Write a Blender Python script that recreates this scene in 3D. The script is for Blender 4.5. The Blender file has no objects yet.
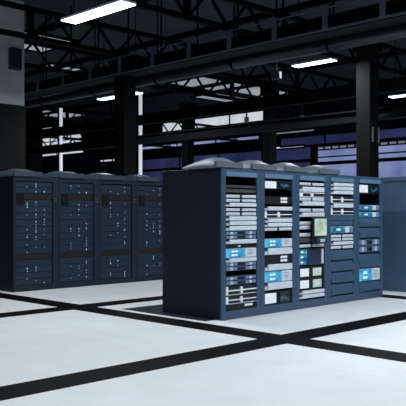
import bpy, bmesh, math, random
from mathutils import Vector, Matrix
random.seed(7)
S = bpy.context.scene
COL = S.collection
PI = math.pi

# ------------------------------------------------------------------ materials
def lin(c):
    return tuple((v / 255 / 12.92) if v / 255 <= 0.04045 else ((v / 255 + 0.055) / 1.055) ** 2.4 for v in c)

def paint(name, rgb, rough=0.45, metal=0.0, vary=0.10, scale=6.0, bump=0.0, spec=0.5):
    m = bpy.data.materials.new(name); m.use_nodes = True
    nt = m.node_tree; b = nt.nodes['Principled BSDF']
    tc = nt.nodes.new('ShaderNodeTexCoord'); nz = nt.nodes.new('ShaderNodeTexNoise')
    nz.inputs['Scale'].default_value = scale; nz.inputs['Detail'].default_value = 4
    nt.links.new(tc.outputs['Object'], nz.inputs['Vector'])
    rp = nt.nodes.new('ShaderNodeValToRGB'); c = lin(rgb)
    rp.color_ramp.elements[0].position = 0.3; rp.color_ramp.elements[1].position = 0.7
    rp.color_ramp.elements[0].color = tuple(v * (1 - vary) for v in c) + (1,)
    rp.color_ramp.elements[1].color = tuple(min(1, v * (1 + vary)) for v in c) + (1,)
    nt.links.new(nz.outputs['Fac'], rp.inputs['Fac'])
    nt.links.new(rp.outputs['Color'], b.inputs['Base Color'])
    b.inputs['Roughness'].default_value = rough; b.inputs['Metallic'].default_value = metal
    b.inputs['Specular IOR Level'].default_value = spec
    if bump:
        bp = nt.nodes.new('ShaderNodeBump'); bp.inputs['Strength'].default_value = bump
        nt.links.new(nz.outputs['Fac'], bp.inputs['Height']); nt.links.new(bp.outputs['Normal'], b.inputs['Normal'])
    return m

def glow(name, rgb, strength, rgb2=None, scale=8.0, lo=0.4, hi=0.6, base=(20, 24, 28)):
    """something that gives off light: a screen, a diffuser, a lit window"""
    m = bpy.data.materials.new(name); m.use_nodes = True
    nt = m.node_tree; b = nt.nodes['Principled BSDF']
    b.inputs['Base Color'].default_value = lin(base) + (1,)
    b.inputs['Roughness'].default_value = 0.25
    b.inputs['Emission Strength'].default_value = strength
    tc = nt.nodes.new('ShaderNodeTexCoord'); nz = nt.nodes.new('ShaderNodeTexNoise')
    nz.inputs['Scale'].default_value = scale; nz.inputs['Detail'].default_value = 3
    nt.links.new(tc.outputs['Object'], nz.inputs['Vector'])
    rp = nt.nodes.new('ShaderNodeValToRGB')
    rp.color_ramp.elements[0].position = lo; rp.color_ramp.elements[1].position = hi
    rp.color_ramp.elements[0].color = lin(rgb) + (1,)
    rp.color_ramp.elements[1].color = lin(rgb2 or rgb) + (1,)
    nt.links.new(nz.outputs['Fac'], rp.inputs['Fac'])
    nt.links.new(rp.outputs['Color'], b.inputs['Emission Color'])
    return m

M = dict(
    floor=paint('white_floor', (214, 219, 222), 0.6, vary=0.04, scale=2.6, spec=0.25),
    channel=paint('black_channel', (3, 4, 7), 0.7, vary=0.2, scale=9, spec=0.08),
    wall=paint('dark_wall', (20, 23, 36), 0.8, vary=0.2, scale=0.7, spec=0.2),
    ceiling=paint('dark_ceiling', (72, 74, 84), 0.9, vary=0.15, scale=0.8, spec=0.1),
    steel=paint('black_steel', (9, 10, 13), 0.7, vary=0.2, scale=5, spec=0.1),
    column=paint('charcoal_column', (13, 14, 16), 0.75, vary=0.15, scale=3, spec=0.12),
    tray=paint('slate_steel', (86, 93, 120), 0.5, vary=0.15, scale=5),
    tray_dark=paint('dark_slate_steel', (7, 8, 12), 0.8, vary=0.15, scale=5, spec=0.3),
    pipe=paint('duct_metal', (58, 60, 66), 0.32, 0.6, vary=0.12, scale=3),
    concrete=paint('grey_concrete', (214, 220, 230), 0.8, vary=0.08, scale=2.5, bump=0.05),
    band=paint('black_band', (14, 15, 18), 0.75, vary=0.15, scale=3, spec=0.2),
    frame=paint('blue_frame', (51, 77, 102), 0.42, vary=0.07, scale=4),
    header=paint('pale_blue_header', (94, 122, 152), 0.4, vary=0.06, scale=4),
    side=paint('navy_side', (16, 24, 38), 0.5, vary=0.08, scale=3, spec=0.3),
    inside=paint('black_interior', (8, 9, 12), 0.7, vary=0.2, scale=6, spec=0.2),
    plate=paint('navy_floor_shadow', (16, 32, 46), 0.6, vary=0.1, scale=3, spec=0.2),  # colour of the painted rack shadow on the floor
    slate=paint('slate_side', (72, 96, 124), 0.5, vary=0.06, scale=2),
    hood=paint('grey_hood', (104, 114, 126), 0.5, vary=0.07, scale=5),
    plinth=paint('navy_plinth', (40, 55, 80), 0.5, vary=0.08, scale=4),
    bezel=paint('light_grey_bezel', (204, 213, 224), 0.4, vary=0.06, scale=14),
    bezel2=paint('silver_bezel', (178, 190, 205), 0.4, vary=0.07, scale=14),
    white=paint('white_plate', (232, 238, 244), 0.45, vary=0.05, scale=14),
    chassis=paint('dark_chassis', (20, 23, 30), 0.5, vary=0.15, scale=9),
    ear=paint('blue_grey_ear', (60, 78, 104), 0.45, vary=0.1, scale=10),
    drive=paint('blue_grey_drive', (104, 130, 168), 0.4, vary=0.12, scale=20),
    rib=paint('grey_rib', (92, 92, 92), 0.5, vary=0.15, scale=20),
    louver=paint('slate_blue_panel', (54, 80, 108), 0.45, vary=0.07, scale=6),
    navy=paint('navy_panel', (34, 46, 70), 0.4, vary=0.1, scale=6),
    rack_navy=paint('rack_navy', (22, 34, 48), 0.5, vary=0.1, scale=4, spec=0.3),
    rack_side=paint('rack_side', (16, 24, 36), 0.55, vary=0.1, scale=4, spec=0.3),
    blade=paint('blade_navy', (16, 36, 56), 0.45, vary=0.16, scale=7),
    blank=paint('blank_black', (5, 6, 10), 0.5, vary=0.15, scale=8),
    hood_fascia=paint('hood_fascia', (84, 92, 100), 0.55, vary=0.08, scale=6),
    rack_hood_fascia=paint('rack_hood_fascia', (48, 58, 72), 0.55, vary=0.08, scale=6),
    rack_hood=paint('rack_hood', (78, 92, 112), 0.5, vary=0.1, scale=4),
    mark=paint('grey_mark', (120, 124, 130), 0.5, vary=0.1, scale=20),
    box=paint('device_box', (44, 52, 68), 0.5, vary=0.1, scale=10),
    tag=paint('pale_tag', (84, 96, 114), 0.5, vary=0.1, scale=10),
    diffuser=glow('lamp_diffuser', (235, 245, 255), 6.0, base=(235, 240, 245)),
    led=glow('indicator_led', (140, 170, 215), 1.1, (200, 220, 245), 40),
    cyan=glow('cyan_display', (22, 130, 190), 0.95, (88, 190, 230), 9, 0.42, 0.62),
    cyan_pale=glow('pale_cyan_display', (150, 225, 250), 1.0, (215, 245, 255), 14),
    teal=glow('teal_display', (20, 105, 160), 0.75, (120, 215, 240), 7, 0.45, 0.65),
    lcd=glow('white_display', (205, 216, 224), 0.85, (182, 198, 212), 12, base=(150, 155, 160)),
    lcd_green=glow('greenish_display', (202, 226, 216), 0.8, (150, 192, 180), 16, 0.48, 0.62),
    monitor=glow('monitor_display', (150, 192, 160), 0.82, (214, 232, 222), 6, 0.3, 0.55),
    graph=glow('graph_trace', (28, 80, 125), 0.8, (55, 125, 170), 12),
    graph_bg=glow('graph_background', (8, 22, 40), 0.7),
    day=glow('daylight_pane', (205, 214, 226), 0.8, (225, 232, 240), 0.8, base=(120, 125, 130)),
    day_dim=glow('grey_pane', (120, 126, 146), 0.55, (150, 156, 172), 0.6, base=(90, 95, 100)),
    lavender=glow('lavender_pane', (98, 112, 172), 0.8, (150, 162, 208), 0.5, 0.35, 0.65, base=(60, 65, 90)),
    indigo=glow('indigo_pane', (34, 40, 74), 0.7, (50, 58, 100), 0.5, base=(30, 32, 44)),
    sky=glow('skylight_pane', (150, 156, 166), 0.7, (172, 178, 186), 0.6, base=(110, 112, 118)),
    tube=glow('tube_light', (205, 212, 228), 0.8, base=(200, 205, 210)),
)

# ------------------------------------------------------------------ mesh helper
class MB:
    def __init__(s): s.bm = bmesh.new()
    def box(s, x0, x1, y0, y1, z0, z1, bev=0.0, seg=1):
        r = bmesh.ops.create_cube(s.bm, size=1.0)
        vs = r['verts']
        for v in vs:
            v.co = Vector(((x0 + x1) / 2 + v.co.x * (x1 - x0), (y0 + y1) / 2 + v.co.y * (y1 - y0), (z0 + z1) / 2 + v.co.z * (z1 - z0)))
        if bev:
            es = list({e for v in vs for e in v.link_edges})
            bmesh.ops.bevel(s.bm, geom=es, offset=bev, segments=seg, profile=0.5, affect='EDGES', clamp_overlap=True)
        return s
    def bar(s, a, b, w, h=None):
        """square bar between two points"""
        h = h or w; a = Vector(a); b = Vector(b); d = b - a
        q = d.to_track_quat('Z', 'Y').to_matrix().to_4x4()
        r = bmesh.ops.create_cube(s.bm, size=1.0)
        T = Matrix.Translation((a + b) / 2) @ q @ Matrix.Diagonal((w, h, d.length, 1))
        bmesh.ops.transform(s.bm, matrix=T, verts=r['verts'])
        return s
    def tube(s, a, b, r0, n=16, r1=None):
        a = Vector(a); b = Vector(b); d = b - a
        r = bmesh.ops.create_cone(s.bm, cap_ends=True, segments=n, radius1=r0, radius2=r0 if r1 is None else r1, depth=d.length)
        T = Matrix.Translation((a + b) / 2) @ d.to_track_quat('Z', 'Y').to_matrix().to_4x4()
        bmesh.ops.transform(s.bm, matrix=T, verts=r['verts'])
        return s
    def loft(s, rings):
        prev = None
        first = None
        for ring in rings:
            vs = [s.bm.verts.new(p) for p in ring]
            if prev:
                n = len(vs)
                for i in range(n):
                    s.bm.faces.new((prev[i], prev[(i + 1) % n], vs[(i + 1) % n], vs[i]))
            else: first = vs
            prev = vs
        s.bm.faces.new(list(reversed(first))); s.bm.faces.new(prev)
        return s
    def build(s, name, mat, parent=None, smooth=False, loc=None):
        bmesh.ops.recalc_face_normals(s.bm, faces=s.bm.faces)
        me = bpy.data.meshes.new(name); s.bm.to_mesh(me); s.bm.free()
        me.materials.append(mat)
        if smooth:
            for p in me.polygons: p.use_smooth = True
        o = bpy.data.objects.new(name, me); COL.objects.link(o)
        if parent: o.parent = parent
        if loc: o.location = loc
        return o

def thing(name, label, cat, loc=(0, 0, 0), group=None):
    o = bpy.data.objects.new(name, None); COL.objects.link(o)
    o.location = loc; o.empty_display_size = 0.1
    o['label'] = label; o['category'] = cat
    if group: o['group'] = group
    return o

def tag(o, label, cat, group=None):
    o['label'] = label; o['category'] = cat
    if group: o['group'] = group
    return o

def struct(name, mb, mat, parent=None, label=None):
    o = mb.build(name, mat, parent)
    if parent is None: o['kind'] = 'structure'
    return o

ORD = ['first', 'second', 'third', 'fourth', 'fifth', 'sixth', 'seventh', 'eighth', 'ninth', 'tenth', 'eleventh', 'twelfth',
       'thirteenth', 'fourteenth', 'fifteenth', 'sixteenth', 'seventeenth', 'eighteenth', 'nineteenth', 'twentieth',
       'twenty-first', 'twenty-second', 'twenty-third', 'twenty-fourth']

# ------------------------------------------------------------------ camera (eye 1.41 m, looking along the diagonal)
cam = bpy.data.cameras.new('camera'); co = bpy.data.objects.new('camera', cam); COL.objects.link(co)
co.location = (0, 0, 1.41); co.rotation_euler = (PI / 2, 0, -PI / 4)
cam.sensor_width = 36; cam.lens = 36 * 736 / 406; cam.shift_y = 10 / 406
cam.clip_start = 0.05; cam.clip_end = 200
S.camera = co

# ------------------------------------------------------------------ the hall
XW, YF, XL, YN, ZC = 28.0, 52.0, -10.0, -10.0, 6.6
struct('floor', MB().box(XL, XW, YN, YF, -0.2, 0), M['floor'])
struct('ceiling', MB().box(XL, XW, YN, YF, ZC, ZC + 0.2), M['ceiling'])
struct('wall_right', MB().box(XW, XW + 0.3, YN, YF, -0.2, ZC + 0.2), M['wall'])
struct('wall_left', MB().box(XL - 0.3, XL, YN, YF, -0.2, ZC + 0.2), M['wall'])
struct('wall_far', MB().box(XL, XW, YF, YF + 0.3, -0.2, ZC + 0.2), M['wall'])
struct('wall_near', MB().box(XL, XW, YN - 0.3, YN, -0.2, ZC + 0.2), M['wall'])
# black cable channels let into the white floor
n = 1
for x in (2.0, 6.46, 11.02, 15.5):
    w = 0.2
    struct('trim_%d' % n, MB().box(x - w, x + w, YN, 24, -0.02, 0.003), M['channel']); n += 1
for y in (1.2, 5.18, 9.13, 13.1):
    struct('trim_%d' % n, MB().box(XL, 20, y - 0.2, y + 0.2, -0.02, 0.0035), M['channel']); n += 1

# windows high on the right wall, skylights in the roof
def wall_window(n, y0, y1, z0, z1, mat, mull=None, pitch=2.0):
    f = MB()
    for z in (z0 - 0.05, z1):
        f.box(XW - 0.08, XW, y0 - 0.05, y1 + 0.05, z, z + 0.05)
    for y in (y0 - 0.05, y1):
        f.box(XW - 0.08, XW, y, y + 0.05, z0, z1)
    y = y0 + pitch
    while y < y1 - 0.2:
        f.box(XW - 0.07, XW, y - 0.035, y + 0.035, z0, z1); y += pitch
    for zz in (mull or []):
        f.box(XW - 0.09, XW, y0, y1, zz[0], zz[1])
    w = struct('window_%d' % n, f, M['steel'])
    MB().box(XW - 0.03, XW - 0.01, y0, y1, z0, z1).build('pane', M[mat], w)
wall_window(1, 23.4, 31.2, 6.02, 6.48, 'day', pitch=2.6)
wall_window(2, 24.0, 33.0, 5.12, 5.26, 'lavender', pitch=3.0)
wall_window(3, 12.5, 20.4, 2.4, 4.3, 'lavender', [(3.96, 4.02), (3.62, 3.78)], pitch=20)
wall_window(12, 12.5, 20.4, 4.36, 4.46, 'day_dim', pitch=.42)
wall_window(4, 12.5, 22.6, 4.62, 5.0, 'indigo', pitch=2.5)
wall_window(5, 39.0, 48.0, 6.02, 6.5, 'day', [(6.2, 6.26)], pitch=1.2)
wall_window(6, 38.8, 45.0, 5.3, 5.42, 'day', pitch=3.0)
wall_window(7, 21.2, 23.3, 4.52, 4.62, 'day', pitch=3.0)
wall_window(8, 34.0, 37.0, 4.6, 4.7, 'day', pitch=0.9)
wall_window(9, 20.8, 33.0, 3.2, 4.5, 'indigo', [(3.8, 3.95)], pitch=3)
wall_window(10, 20.6, 23.2, 5.25, 5.32, 'day_dim', pitch=3.0)
wall_window(11, 20.8, 23.2, 5.72, 5.82, 'day_dim', pitch=3.0)
wn = 13
for x0, x1, y0, y1 in ((10.6, 13.0, 18.3, 20.3), (19.6, 22.2, 19.6, 21.6), (22.6, 25.0, 19.3, 21.2), (22.7, 24.9, 21.9, 23.4), (25.3, 27.4, 21.4, 23.0), (24.6, 26.8, 37.5, 39.6), (20.4, 23.0, 31.5, 33.5), (24.6, 26.8, 40.2, 42.6), (24.6, 26.8, 43.4, 45.4), (14.2, 15.6, 21.6, 22.6), (20.0, 22.0, 22.0, 22.9), (25.3, 27.2, 19.4, 20.8), (9.6, 10.6, 21.5, 22.5)):
    f = MB()
    f.box(x0 - .06, x1 + .06, y0 - .06, y0, ZC - .08, ZC); f.box(x0 - .06, x1 + .06, y1, y1 + .06, ZC - .08, ZC)
    f.box(x0 - .06, x0, y0, y1, ZC - .08, ZC); f.box(x1, x1 + .06, y0, y1, ZC - .08, ZC)
    w = struct('window_%d' % wn, f, M['steel']); wn += 1
    MB().box(x0, x1, y0, y1, ZC - .03, ZC - .01).build('pane', M['sky'], w)

# ------------------------------------------------------------------ roof trusses
brace_a = brace_b = post_m = None
def truss(Y, label):
    t = thing('roof_truss', label, 'roof truss', (0, Y, 5.05), 'black steel trusses under the roof')
    MB().box(XL, XW, -0.05, 0.05, 0.53, 0.63).build('top_chord', M['steel'], t)
    MB().box(XL, XW, -0.05, 0.05, -0.05, 0.05).build('bottom_chord', M['steel'], t)
    return t
p = 0.56
ma = MB().bar((0, 0, 0), (p, 0, 0.58), 0.05).build('brace', M['steel'])
mb_ = MB().bar((0, 0, 0.58), (p, 0, 0), 0.05).build('brace', M['steel'])
mp = MB().box(-0.06, 0.06, -0.045, 0.045, 0, 0.58).build('post', M['steel'])
def dupe(o, parent, loc):
    c = o.copy(); COL.objects.link(c); c.parent = parent; c.location = loc
    return c
for Y, lab in ((6.5, 'black roof truss passing above the open racks, nearest of the trusses'),
               (9.9, 'black roof truss above the aisle behind the open racks'),
               (13.3, 'black roof truss on the column line, zigzag braces beside the big ceiling lamp'),
               (15.9, 'black roof truss in front of the grey skylights'),
               (25.0, 'black roof truss behind the grey skylights'),
               (30.0, 'black roof truss second behind the grey skylights'),
               (35.0, 'farthest black roof truss, deep in the hall')):
    t = truss(Y, lab)
    x0, k = 5.0 if Y < 12 else 8.25, 0
    while x0 + p < XW - 0.1 and k < 38:
        dupe(ma if k % 2 == 0 else mb_, t, (x0, 0, 0))
        if k % 8 == 0: dupe(mp, t, (x0, 0, 0))
        x0 += p; k += 1
for o in (ma, mb_, mp): bpy.data.objects.remove(o)
# purlins on top of the trusses
for x, lab in ((5.0, 'dark purlin under the ceiling left of the big ceiling lamp'), (8.2, 'dark purlin under the ceiling right of the big ceiling lamp'),
               (11.4, 'dark purlin under the ceiling above the long pipe'), (14.6, 'dark purlin under the ceiling beyond the long pipe'),
               (17.6, 'dark purlin under the ceiling crossing the middle of the roof'), (21.0, 'dark purlin under the ceiling crossing the grey skylights'),
               (27.2, 'dark purlin under the ceiling nearest the window wall')):
    tag(MB().box(x - 0.05, x + 0.05, YN, YF, 6.44, ZC - .002).build('roof_purlin', M['steel']), lab, 'purlin', 'roof purlins')
# heavy beams along the hall
for x, z0, z1, lab in ((15.2, 4.22, 4.52, 'black beam crossing the hall behind the long pipe'), (20.6, 4.42, 4.7, 'black beam farther back, in front of the window wall'),
                       (13.5, 3.36, 3.6, 'lowest black beam, passing behind the right-hand column')):
    b = MB().box(x - 0.11, x + 0.11, YN, YF, z1 - 0.03, z1).box(x - 0.11, x + 0.11, YN, YF, z0, z0 + 0.03).box(x - 0.02, x + 0.02, YN, YF, z0 + 0.03, z1 - 0.03)
    tag(b.build('steel_beam', M['steel']), lab, 'beam', 'long steel beams')

# ------------------------------------------------------------------ columns
def column(x, y, w, top, lab, mat='column'):
    t = thing('steel_column', lab, 'column', (x, y, 0), 'dark columns of the hall')
    MB().box(-w / 2, w / 2, -w / 2, w / 2, 0, top, 0.01).build('shaft', M[mat], t)
    MB().box(-w / 2 - .06, w / 2 + .06, -w / 2 - .06, w / 2 + .06, 0, 0.04).build('base_plate', M['steel'], t)
    c = MB().box(-w / 2 - .07, w / 2 + .07, -w / 2 - .07, w / 2 + .07, top - .04, top)
    c.box(-w / 2 - .05, w / 2 + .05, -w / 2 - .05, w / 2 + .05, top - .3, top - .04)
    c.build('capital', M[mat], t)
    return t
c1 = column(13.0, 8.25, 0.33, 5.0, 'dark column rising behind the right half of the open racks')
for s in (-0.1, 0.12):
    MB().box(s - .015, s + .015, -0.2, -0.165, 2.85, 3.15, .004).build('bracket', M['mark'], c1)
column(10.75, 13.3, 0.36, 5.02, 'dark column behind the closed racks near the big ceiling lamp')
column(15.95, 13.3, 0.28, 5.0, 'dark column behind the middle of the open racks')
column(16.7, 17.4, 0.3, 5.0, 'slim dark column in the distance behind the left end of the open racks')
column(16.6, 26.6, 0.6, 6.6, 'broad dark column far back at the left')
# grey concrete pier
t = thing('concrete_pier', 'broad grey concrete pier with black lower half, at the left edge', 'pier', (9.09, 16.3, 0))
MB().box(-.55, .55, -.5, .5, 4.02, ZC - .01, .02).build('shaft', M['concrete'], t)
MB().box(-.57, .57, -.52, .52, 0, 4.02, .02).build('lower_cladding', M['band'], t)
t = thing('wall_box', 'small dark box mounted on the grey concrete pier', 'electrical box', (9.2, 15.8, 4.85))
MB().box(-.02, .27, -.16, 0, 0, .52, .015).build('housing', M['box'], t)
MB().box(0, .25, -.172, -.16, .03, .49, .006).build('door', M['navy'], t)

# ------------------------------------------------------------------ cable tray and pipe
t = thing('cable_tray', 'long slate-coloured cable tray with side rails, overhead above the pipe', 'cable tray', (10.5, 0, 4.54))
MB().box(-.03, .0, YN, YF, .02, .055).build('bottom_rail', M['tray'], t)
MB().box(-.02, .0, YN, YF, .40, .42).build('top_rail', M['tray'], t)
MB().box(-.015, .0, YN, YF, .27, .285).build('middle_rail', M['tray_dark'], t)
MB().box(0, .45, YN, YF, 0, .03).build('deck', M['tray_dark'], t)
MB().box(.43, .45, YN, YF, .03, .41).build('back_panel', M['tray_dark'], t)
y = 1.84
while y < 34:
    MB().box(-.05, -.02, y - .05, y + .05, .055, .43, .004).build('post', M['tray'], t)
    MB().bar((.22, y, .03), (.22, y, ZC - 4.55), .03).build('hanger', M['steel'], t)
    y += 1.13
t = thing('overhead_pipe', 'long grey metal duct pipe running overhead below the cable tray', 'pipe', (11.05, 0, 4.45))
MB().tube((0, YN, 0), (0, YF, 0), .115, 24).build('pipe_body', M['pipe'], t, True)
y = 3.1
while y < 34:
    MB().tube((0, y - .03, 0), (0, y + .03, 0), .13, 24).build('clamp', M['steel'], t)
    MB().bar((0, y, .11), (0, y, ZC - 4.46), .025).build('hanger', M['steel'], t)
    y += 2.35

# ------------------------------------------------------------------ ceiling lamps
POWER = 116
def lamp(x, y, L, W, z, lab, power=POWER):
    t = thing('ceiling_lamp', lab, 'ceiling lamp', (x, y, z), 'hanging fluorescent lamps')
    MB().box(-W / 2, W / 2, -L / 2, L / 2, .012, .05, .008).build('housing', M['white'], t)
    MB().box(-W / 2 + .01, W / 2 - .01, -L / 2 + .01, L / 2 - .01, 0, .012).build('diffuser', M['diffuser'], t)
    for s in (-1, 1):
        MB().bar((0, s * L * .4, .05), (0, s * L * .4, ZC - z), .015).build('hanger', M['steel'], t)
    ld = bpy.data.lights.new('lamp_light', 'AREA'); ld.shape = 'RECTANGLE'; ld.size = W - .02; ld.size_y = L - .02
    ld.energy = power; ld.color = (.89, .95, 1.0)
    lo = bpy.data.objects.new('lamp_light', ld); COL.objects.link(lo); lo.parent = t; lo.location = (0, 0, -.004)
lamp(6.9, 9.22, 1.55, .3, 4.5, 'largest bright fluorescent lamp, top left beside the truss')
lamp(12.4, 9.15, 1.0, .24, 4.5, 'bright fluorescent lamp below the pipe, left of the right-hand column')
lamp(17.5, 9.65, 1.5, .26, 4.5, 'bright fluorescent lamp cut by the right edge of the photo')
lamp(11.7, 14.7, 1.6, .24, 4.36, 'distant fluorescent lamp partly behind the column near the closed racks')
lamp(16.4, 20.45, 1.5, .24, 4.5, 'farthest fluorescent lamp, small, partly behind the same column')
lamp(6.9, 3.4, 1.55, .3, 4.5, 'fluorescent lamp over the bare floor before the open racks')
lamp(9.65, 3.4, 1.55, .3, 4.5, 'added fluorescent lamp out of view, before the middle of the open racks')  # extra lamp out of view, added to brighten the slate rack's side
lamp(12.4, 3.4, 1.55, .3, 4.5, 'fluorescent lamp before the right end of the open racks')
lamp(1.4, 3.4, 1.55, .3, 4.5, 'fluorescent lamp left above the near floor')
lamp(1.4, 9.22, 1.55, .3, 4.5, 'fluorescent lamp above the left floor before the closed racks')
lamp(6.9, -2.4, 1.55, .3, 4.5, 'fluorescent lamp right above the near floor')
lamp(1.4, -2.4, 1.55, .3, 4.5, 'fluorescent lamp behind the viewpoint')
# upright tube lights seen between the columns
def tube_light(x, y, z0, z1, lab):
    t = thing('tube_light', lab, 'tube light', (x, y, z0), 'upright tube lights')
    h = z1 - z0
    MB().box(-.08, .08, .05, .12, -.05, h + .05, .01).build('housing', M['steel'], t)
    MB().tube((0, 0, 0), (0, 0, h), .06, 12).build('tube', M['tube'], t, True)
    MB().box(-.02, .02, .06, .1, h + .05, ZC - z0).build('hanger', M['steel'], t)
tube_light(16.0, 23.65, 2.2, 5.4, 'tall white upright tube light left, between pier and column')
tube_light(15.9, 18.85, 2.2, 5.4, 'pale upright tube light right of the column near the closed racks')

# small boxes hung from the beams
def hung_box(x, y, z, w, h, mat, zt, lab):
    t = thing('junction_box', lab, 'junction box', (x, y, z), 'small boxes hung overhead')
    MB().box(-.05, .05, -w / 2, w / 2, 0, h, .01).build('housing', M[mat], t)
    MB().bar((0, 0, h), (0, 0, zt - z), .03).build('hanger', M['steel'], t)
hung_box(11.6, 9.5, 4.12, .22, .15, 'box', ZC, 'blue-grey hanging box below the pipe, left of a lamp')
hung_box(15.2, 13.5, 3.86, .1, .2, 'tag', 4.22, 'pale hanging box under the beam behind the middle column')
hung_box(15.2, 11.6, 3.72, .1, .2, 'tag', 4.22, 'pale hanging box under the beam, right of the middle column')

# ------------------------------------------------------------------ racks
def hood(parent, x0, w, y0, depth, z, mat, h0=.075, h1=.115):
    """domed roof hood with a flat fascia: profile arches front to back, flanks lean inwards"""
    rings = []
    for i in range(17):
        u = i / 16
        y = y0 + .04 + (depth - .04) * u
        h = h0 * .9 + (h1 - h0 * .9) * math.sin(min(1, u / .3) * PI / 2) if u < .3 else h1 * math.cos((u - .3) / .7 * PI / 2 * .92)
        ins = .13 * h / h1; e = .006
        rings.append([(x0 + e, y, z), (x0 + w - e, y, z), (x0 + w - e, y, z + h * .2), (x0 + w - ins, y, z + h * .88), (x0 + w - ins - .06, y, z + h),
                      (x0 + ins + .06, y, z + h), (x0 + ins, y, z + h * .88), (x0 + e, y, z + h * .2)])
    MB().box(x0, x0 + w, y0, y0 + .045, z, z + h0, .004).build('hood_fascia', M[mat + '_fascia'], parent)
    MB().loft(rings).build('roof_hood', M[mat], parent, True)

def cabinet(label, x, y, W, D, H, fr, side, frame_l, frame_r, zo0, zo1, group, header=None, fm=None):
    """open-fronted rack standing at (x, y), x = left side, y = front"""
    t = thing('server_rack', label, 'server rack', (x, y, .004), group)
    e = .0015
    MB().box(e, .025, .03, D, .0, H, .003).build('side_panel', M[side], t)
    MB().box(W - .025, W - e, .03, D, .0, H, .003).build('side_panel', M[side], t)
    MB().box(.025, W - .025, D - .03, D, .0, H - .03).build('back_panel', M['inside'], t)
    MB().box(.025, W - .025, .03, D - .03, H - .03, H).build('roof_panel', M[fr], t)
    MB().box(.025, W - .025, .05, D - .03, .0, zo0 - .03).build('plinth', M['inside'], t)
    f = MB().box(e, frame_l, 0, .03, 0, H, .004).box(W - frame_r, W - e, 0, .03, 0, H, .004)
    f.box(frame_l, W - frame_r, .002, .03, 0, zo0).box(frame_l, W - frame_r, .002, .03, zo1, H)
    f.build('front_frame', M[fm or fr], t)
    if header:
        MB().box(frame_l + .002, W - frame_r - .002, -.006, .002, zo1 + .004, header, .002).build('header_panel', M['header'], t)
    for xa in (frame_l - .03, W - frame_r):
        MB().box(xa, xa + .03, .03, .06, zo0 - .03, zo1).build('mounting_rail', M['inside'], t)
    return t

W1 = .616      # width of a mounted unit
DEP = .55
def u_chassis(t, h, mat='chassis', front=.012):
    MB().box(-W1 / 2, W1 / 2, front, DEP, 0, h).build('chassis', M[mat], t)
def u_bar(t, h):
    u_chassis(t, h)
    MB().box(-W1 / 2 + .07, W1 / 2 - .004, -.018, .012, .003, h - .003, min(.012, h * .25), 3).build('bezel', M['bezel'], t)
    MB().box(-W1 / 2 + .004, -W1 / 2 + .068, -.006, .012, .003, h * .55, .003).build('latch', M['bezel2'], t)
def u_split(t, h):
    u_chassis(t, h)
    MB().box(-W1 / 2 + .006, -.035, -.01, .012, .004, h - .004, .004).build('drive_panel', M['bezel'], t)
    MB().box(.015, W1 / 2 - .012, -.01, .012, .004, h - .004, .004).build('drive_panel', M['bezel'], t)
    for c in (-W1 / 4 - .02, W1 / 4):
        v = MB()
        for i in range(6):
            v.box(c - .09 + i * .032, c - .074 + i * .032, -.0125, -.0095, h * .3, h * .42)
        v.build('vent', M['ear'], t)
def u_cross(t, h):
    u_chassis(t, h)
    f = MB().box(-W1 / 2, -W1 / 2 + .045, -.012, .012, .004, h - .004, .004)
    f.box(-W1 / 2 + .045, W1 / 2 - .004, -.012, .012, h * .44, h * .56, .002)
    f.box(-.022, .022, -.016, .012, h * .12, h * .88, .006)
    f.build('faceplate', M['white'], t)
    MB().box(-W1 / 2 + .045, W1 / 2, -.008, .012, 0, h * .08).build('sill', M['bezel2'], t)
def u_cross1(t, h):
    u_chassis(t, h)
    MB().box(-W1 / 2, -W1 / 2 + .08, -.012, .012, .002, h - .002, .004).box(-W1 / 2 + .08, W1 / 2, -.01, .012, 0, h * .14).box(-W1 / 2 + .08, W1 / 2, -.01, .012, h * .86, h).build('faceplate', M['white'], t)
    MB().box(-.03, .03, -.014, .012, h * .2, h * .8, .006).build('status_plate', M['white'], t)
def u_drives(t, h):
    u_chassis(t, h, 'ear', .006)
    for sx, n in ((-1, 3), (1, 3)):
        for i in range(n):
            c = sx * (.115 + i * .075) + (.0 if sx > 0 else -.0)
            MB().box(c - .032, c + .032, -.008, .006, h * .14, h * .86, .004).build('drive', M['drive'] if i != 1 else M['bezel2'], t)
    MB().box(-.075, .078, .002, .008, h * .22, h * .72).build('vent', M['blank'], t)
def u_blue(t, h):
    u_chassis(t, h, 'bezel2')
    x0, x1 = -W1 / 2 + .01, W1 / 2 * .22
    d = MB().box(x0, x1, -.012, .012, h * .03, h * .97, .004).build('display', M['cyan'], t)
    for zc in (.3, .7):
        for fx in (.34, .52):
            cx = x0 + (x1 - x0) * fx
            MB().box(cx - .028, cx + .028, -.015, -.011, h * (zc - .11), h * (zc + .11)).build('display_tile', M['cyan_pale'], d)
    MB().box(x1 + .005, W1 / 2 - .005, -.01, .012, .002, h - .002, .004).build('side_panel', M['bezel'], t)
    v = MB()
    for zc in (.32, .5, .74):
        v.box(x1 + .06, x1 + .15, -.0125, -.0095, h * zc, h * zc + .006)
    v.build('vent', M['ear'], t)
def u_ribs(t, h):
    u_chassis(t, h)
    v = MB()
    for i in range(24):
        x = -W1 / 2 + .012 + i * (W1 - .02) / 24
        v.box(x, x + .012, -.004, .012, .006, h - .006)
    v.build('port_row', M['rib'], t)
def u_label(t, h):
    u_chassis(t, h, 'blank')
    MB().box(.08, .24, .006, .012, h * .42, h * .82).build('label_plate', M['white'], t)
def u_tags(t, h):
    u_chassis(t, h, 'blank')
    MB().box(-.055, -.005, .004, .012, h * .3, h * .7, .003).build('status_plate', M['white'], t)
def u_tags2(t, h):
    u_chassis(t, h, 'blank')
    for z in (.16, .58):
        MB().box(.06, .21, .004, .012, h * z, h * z + min(.034, h * .3), .003).build('label_plate', M['white'], t)
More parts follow.
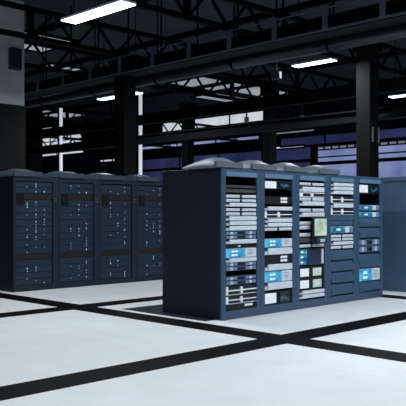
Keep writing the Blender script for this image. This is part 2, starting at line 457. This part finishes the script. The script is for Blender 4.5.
def u_duo(t, h):
    u_chassis(t, h, 'blank')
    MB().box(-W1 / 2 + .025, -.045, -.002, .012, h * .12, h * .9, .003).build('display', M['lcd'], t)
    d = MB().box(.03, W1 / 2 - .05, -.002, .012, h * .08, h * .92, .003).build('display', M['graph_bg'], t)
    d['label'] = 'dark display with blue traces'
    g = MB(); pts = []
    rnd = random.Random(int(h * 1000))
    for k in range(2):
        prev = None
        for i in range(6):
            q = (.05 + i * .036, -.0045, h * (.25 + .5 * rnd.random()))
            if prev: g.bar(prev, q, .009)
            prev = q
    g.build('graph_line', M['graph'], d)
def u_drawer(t, h):
    u_chassis(t, h, 'chassis')
    MB().box(-.12, W1 / 2 - .09, -.015, .012, .004, h - .004, .01, 2).build('front_panel', M['navy'], t)
    MB().box(W1 / 2 - .075, W1 / 2 - .03, -.02, .012, .01, h - .01, .01, 2).build('handle', M['bezel'], t)
    for i in range(3):
        z = h * (.06 + i * .31)
        d = MB().box(-W1 / 2 + .008, -.13, -.01, .012, z, z + h * .26, .004).build('display', M['teal'], t)
        MB().box(-W1 / 2 + .03, -W1 / 2 + .085, -.013, -.009, z + h * .08, z + h * .18).build('display_tile', M['cyan_pale'], d)
def u_quad(t, h):
    u_chassis(t, h, 'blank')
    for i, xa in enumerate((-W1 / 2 + .035, .04)):
        for z in (.07, .57):
            o = MB().box(xa, xa + .2, -.006, .012, h * z, h * z + h * .335, .004).build('display', M['lcd_green' if i else 'lcd'], t)
            if i: o['label'] = 'greenish status display'
def u_louver(t, h):
    u_chassis(t, h, 'inside')
    n = 9; rings = []
    for xx in (-W1 / 2 + .003, W1 / 2 - .003):
        ring = []
        for i in range(n + 1):
            a = i / n
            ring.append((xx, .014 - .034 * math.sin(PI * (a ** .55)), h * a))
        rings.append(ring)
    MB().loft(rings).build('curved_panel', M['louver'], t, False)
def u_blank(t, h):
    u_chassis(t, h, 'inside')
    for a, b in ((-W1 / 2 + .003, -.004), (.004, W1 / 2 - .003)):
        for z0, z1 in ((.02, .48), (.52, .98)):
            MB().box(a, b, -.004, .012, h * z0, h * z1, .004).build('cover_plate', M['louver'], t)
def u_cyan(t, h):
    u_chassis(t, h, 'bezel2')
    d = MB().box(-W1 / 2 + .006, .08, -.01, .012, h * .05, h * .95, .004).build('display', M['teal'], t)
    MB().box(-.16, -.06, -.013, -.009, h * .35, h * .7).build('display_tile', M['cyan_pale'], d)
    MB().box(.085, .2, -.008, .012, h * .1, h * .9, .004).build('drive_panel', M['bezel'], t)
    MB().box(.21, W1 / 2 - .004, -.008, .012, h * .1, h * .9, .004).build('drive_panel', M['drive'], t)

UNIT = dict(
    bar=(u_bar, 'server', 'light grey server with plain rounded bezel', 'server'),
    split=(u_split, 'server', 'slim server with two pale drive panels', 'server'),
    cross=(u_cross, 'server', 'dark server with white cross-shaped faceplate', 'server'),
    cross1=(u_cross1, 'server', 'dark-fronted server with white left end', 'server'),
    drives=(u_drives, 'disk_array', 'blue-grey disk array with dark slots', 'disk array'),
    blue=(u_blue, 'control_unit', 'grey unit with bright cyan display', 'control unit'),
    ribs=(u_ribs, 'patch_panel', 'dim ribbed patch panel', 'patch panel'),
    label=(u_label, 'blank_panel', 'black panel with one white label', 'panel'),
    tags=(u_tags, 'blank_panel', 'black panel with tiny white plate', 'panel'),
    tags2=(u_tags2, 'blank_panel', 'black panel with two white labels', 'panel'),
    duo=(u_duo, 'display_panel', 'panel with white screen beside dark graph screen', 'display panel'),
    drawer=(u_drawer, 'storage_unit', 'navy-fronted unit with cyan displays at left', 'storage unit'),
    quad=(u_quad, 'display_panel', 'black panel of four small bright screens', 'display panel'),
    louver=(u_louver, 'filler_panel', 'curved slate-blue filler panel', 'filler panel'),
    blank=(u_blank, 'filler_panel', 'flat slate-blue filler panel with seams', 'filler panel'),
    cyan=(u_cyan, 'control_unit', 'slim unit with teal display and pale end', 'control unit'),
)
BAYS = [
 [('label',0.122,0.195), ('cross',0.201,0.306), ('cross',0.319,0.438), ('drives',0.451,0.509), ('drives',0.514,0.566), ('drives',0.639,0.698), ('drives',0.700,0.748), ('bar',0.750,0.811), ('blue',0.813,0.937), ('tags',0.942,0.990), ('bar',0.995,1.060), ('drives',1.063,1.110), ('drives',1.114,1.168), ('bar',1.173,1.239), ('bar',1.243,1.302), ('bar',1.305,1.368), ('split',1.373,1.421), ('split',1.431,1.476), ('bar',1.491,1.547), ('split',1.552,1.599), ('split',1.610,1.657), ('ribs',1.679,1.732), ('ribs',1.745,1.784)],
 [('duo',0.119,0.300), ('bar',0.327,0.434), ('blue',0.438,0.588), ('bar',0.595,0.691), ('tags2',0.697,0.813), ('bar',0.819,0.920), ('blue',0.927,1.045), ('split',1.157,1.205), ('bar',1.213,1.271), ('bar',1.274,1.332), ('cross',1.335,1.438), ('bar',1.442,1.503), ('tags2',1.535,1.646), ('duo',1.743,1.868)],
 [('bar',0.141,0.202), ('bar',0.205,0.264), ('quad',0.271,0.619), ('drawer',0.634,0.883), ('split',0.898,0.949), ('ribs',0.971,1.044), ('split',1.059,1.117), ('split',1.167,1.226), ('split',1.234,1.286), ('bar',1.349,1.420), ('split',1.425,1.479), ('bar',1.515,1.586), ('split',1.589,1.640), ('cross1',1.644,1.713), ('bar',1.720,1.802), ('split',1.817,1.864)],
 [('louver',0.127,0.304), ('louver',0.312,0.486), ('louver',0.494,0.658), ('louver',0.666,0.836), ('split',0.849,0.899), ('bar',0.908,0.966), ('split',0.973,1.019), ('split',1.025,1.074), ('cyan',1.093,1.202), ('blank',1.210,1.373), ('cross',1.379,1.487), ('bar',1.490,1.561), ('cross',1.564,1.675), ('bar',1.700,1.761), ('bar',1.764,1.823), ('bar',1.826,1.883)],
 [('louver',0.117,0.290), ('blue',0.298,0.497), ('louver',0.513,0.747), ('drives',0.764,0.872), ('drives',0.877,0.982), ('louver',0.998,1.171), ('louver',1.179,1.332), ('cyan',1.339,1.426), ('cyan',1.452,1.539), ('duo',1.724,1.882)],
]
tag(MB().box(6.79, 10.9, 6.75, 8.47, 0.0, 0.0038).build('floor_shadow', M['plate']), 'dark navy sheet painted as the floor shadow of the open racks, behind their left end', 'painted shadow')  # the racks' floor shadow, painted in as a thin dark sheet
NAMES = ['leftmost', 'second', 'middle', 'fourth', 'rightmost']
LABS = ['blue open-fronted server rack at the left end, its dark side facing the aisle',
        'blue open-fronted server rack, second from the left, cyan displays and black gaps',
        'blue open-fronted server rack, middle one, with the small monitor on it',
        'blue open-fronted server rack, fourth from left, four curved panels at its bottom',
        'blue open-fronted server rack at the right end, beside the slate-sided rack']
X1, Y1, PITCH = 6.965, 6.62, .787
HOODS = [-.12, -.19, -.25, -.22]
for k, bay in enumerate(BAYS):
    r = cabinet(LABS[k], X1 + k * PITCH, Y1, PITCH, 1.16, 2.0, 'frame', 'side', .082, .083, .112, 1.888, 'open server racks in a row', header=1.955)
    if k < 4: hood(r, HOODS[k], .52, -.02, .66, 2.003, 'hood', .075, .145)
    for i, (kind, z0, z1) in enumerate(reversed(bay)):
        fn, nm, desc, cat = UNIT[kind]
        t = thing(nm, '%s, %s down in the %s open rack' % (desc, ORD[i], NAMES[k]), cat, (X1 + k * PITCH + .393, Y1 + .012, z0), 'units mounted in the open racks')
        fn(t, z1 - z0)
# small monitor swung out before the middle rack
t = thing('monitor', 'small upright monitor with pale green screen mounted on the middle open rack', 'monitor', (X1 + 2 * PITCH + .47, Y1 - .02, 1.03))
MB().box(-.172, .172, -.075, -.035, .02, .315, .01, 2).build('housing', M['chassis'], t)
MB().box(-.15, .15, -.08, -.074, .042, .295, .004).build('screen', M['monitor'], t)
MB().box(-.03, .03, -.04, .0125, .1, .25).build('mounting_arm', M['steel'], t)
kp = MB().box(-.12, .13, -.11, .0, -.07, .012, .012, 2).build('control_box', M['navy'], t)
MB().box(-.06, .06, -.116, -.109, -.05, -.005, .004).build('keypad', M['bezel2'], kp)

# the slate-sided rack beyond the gap
r = cabinet('tall slate-blue closed rack at the right edge, its plain side showing', 11.8, 6.64, .8, 1.16, 2.06, 'slate', 'slate', .08, .08, .11, 1.95, 'racks', header=2.0)
MB().box(.08, .72, -.012, .002, .11, 1.95, .006).build('door', M['navy'], r)
MB().box(.1, .13, -.04, -.012, .95, 1.15, .006).build('handle', M['steel'], r)
MB().box(-.006, .025, .06, 1.12, 1.955, 1.985, .003).build('edge_strip', M['plinth'], r)

# closed dark racks at the left
X2, Y2, P2, H2 = 6.85, 11.6, .945, 2.06
LN = ['nearest', 'second', 'third', 'farthest']
LL = ['dark navy server rack at the left end of the dark row, near the pier',
      'dark navy server rack, second from the left in the dark row',
      'dark navy server rack, third from the left in the dark row',
      'dark navy server rack half hidden behind the open racks']
for k in range(4):
    xk = X2 + k * P2
    r = cabinet(LL[k], xk, Y2, P2, 1.15, H2, 'rack_navy', 'rack_side', .06, .12, .1, 1.98, 'dark racks in a row')
    hood(r, .0, .58, -.03, 1.05, H2 + .003, 'rack_hood', .09, .148)
    lk = MB().box(P2 - .115, P2 - .03, -.006, .002, 1.6, 1.7, .003).build('lock_plate', M['blank'], r)
    for zz in (1.62, 1.67):
        for xx in (P2 - .1, P2 - .06):
            MB().box(xx, xx + .018, -.01, -.005, zz, zz + .012).build('indicator', M['mark'], lk)
    cw = P2 - .18 - .004; cx = .06 + (P2 - .18) / 2
    rnd = random.Random(40 + k)
    def blade_unit(z0, z1, lab, rows, dens):
        t = thing('blade_server', lab, 'blade server', (xk + cx, Y2 + .03, z0), 'blade servers in the dark racks')
        h = z1 - z0
        MB().box(-cw / 2, cw / 2, .01, .7, 0, h).build('chassis', M['blank'], t)
        rh = h / rows
        for i in range(rows):
            MB().box(-cw / 2 + .004, cw / 2 - .004, -.006, .01, i * rh + .004, (i + 1) * rh - .004, .003).build('blade', M['blade'], t)
        for f in (-.2, .04, .27):
            s = MB(); z = .02; any_ = False
            while z < h - .04:
                if rnd.random() < dens:
                    hh = rnd.choice((.01, .012, .018, .028))
                    s.box(f * cw - .0055, f * cw + .0055, -.0095, -.005, z, z + hh); any_ = True
                z += .045
            if not any_: s.box(f * cw - .006, f * cw + .006, -.0095, -.005, h * .5, h * .5 + .018)
            s.build('indicator_strip', M['led'], t)
    nm = LN[k]
    blade_unit(.105, .565, 'lowest blade server with faint indicator dots in the %s dark rack' % nm, 4, .28)
    blade_unit(.675, 1.655, 'tall middle blade server with columns of white dots in the %s dark rack' % nm, 8, .33)
    blade_unit(1.765, 1.975, 'short top blade server with few white dots in the %s dark rack' % nm, 2, .4)
    for z0, z1, w in ((.567, .673, 'lower'), (1.657, 1.763, 'upper')):
        t = thing('blank_panel', '%s black blank panel across the %s dark rack' % (w, nm), 'panel', (xk + cx, Y2 + .03, z0), 'blank panels in the dark racks')
        MB().box(-cw / 2, cw / 2, -.004, .5, 0, z1 - z0, .003).build('plate', M['blank'], t)
        if w == 'upper':
            MB().box(-cw / 2 + .01, -cw / 2 + .16, -.03, -.0105, -.09, .1, .006).box(-cw / 2 + .03, -cw / 2 + .14, -.012, -.004, .01, .09).build('latch_box', M['inside'], t)

# ------------------------------------------------------------------ world and view
w = bpy.data.worlds.new('world'); S.world = w; w.use_nodes = True
w.node_tree.nodes['Background'].inputs[0].default_value = (.02, .03, .05, 1)
w.node_tree.nodes['Background'].inputs[1].default_value = 0.3
S.view_settings.view_transform = 'Standard'; S.view_settings.look = 'None'
S.view_settings.gamma = 1.0; S.view_settings.use_curve_mapping = False
S.view_settings.exposure = 0.0
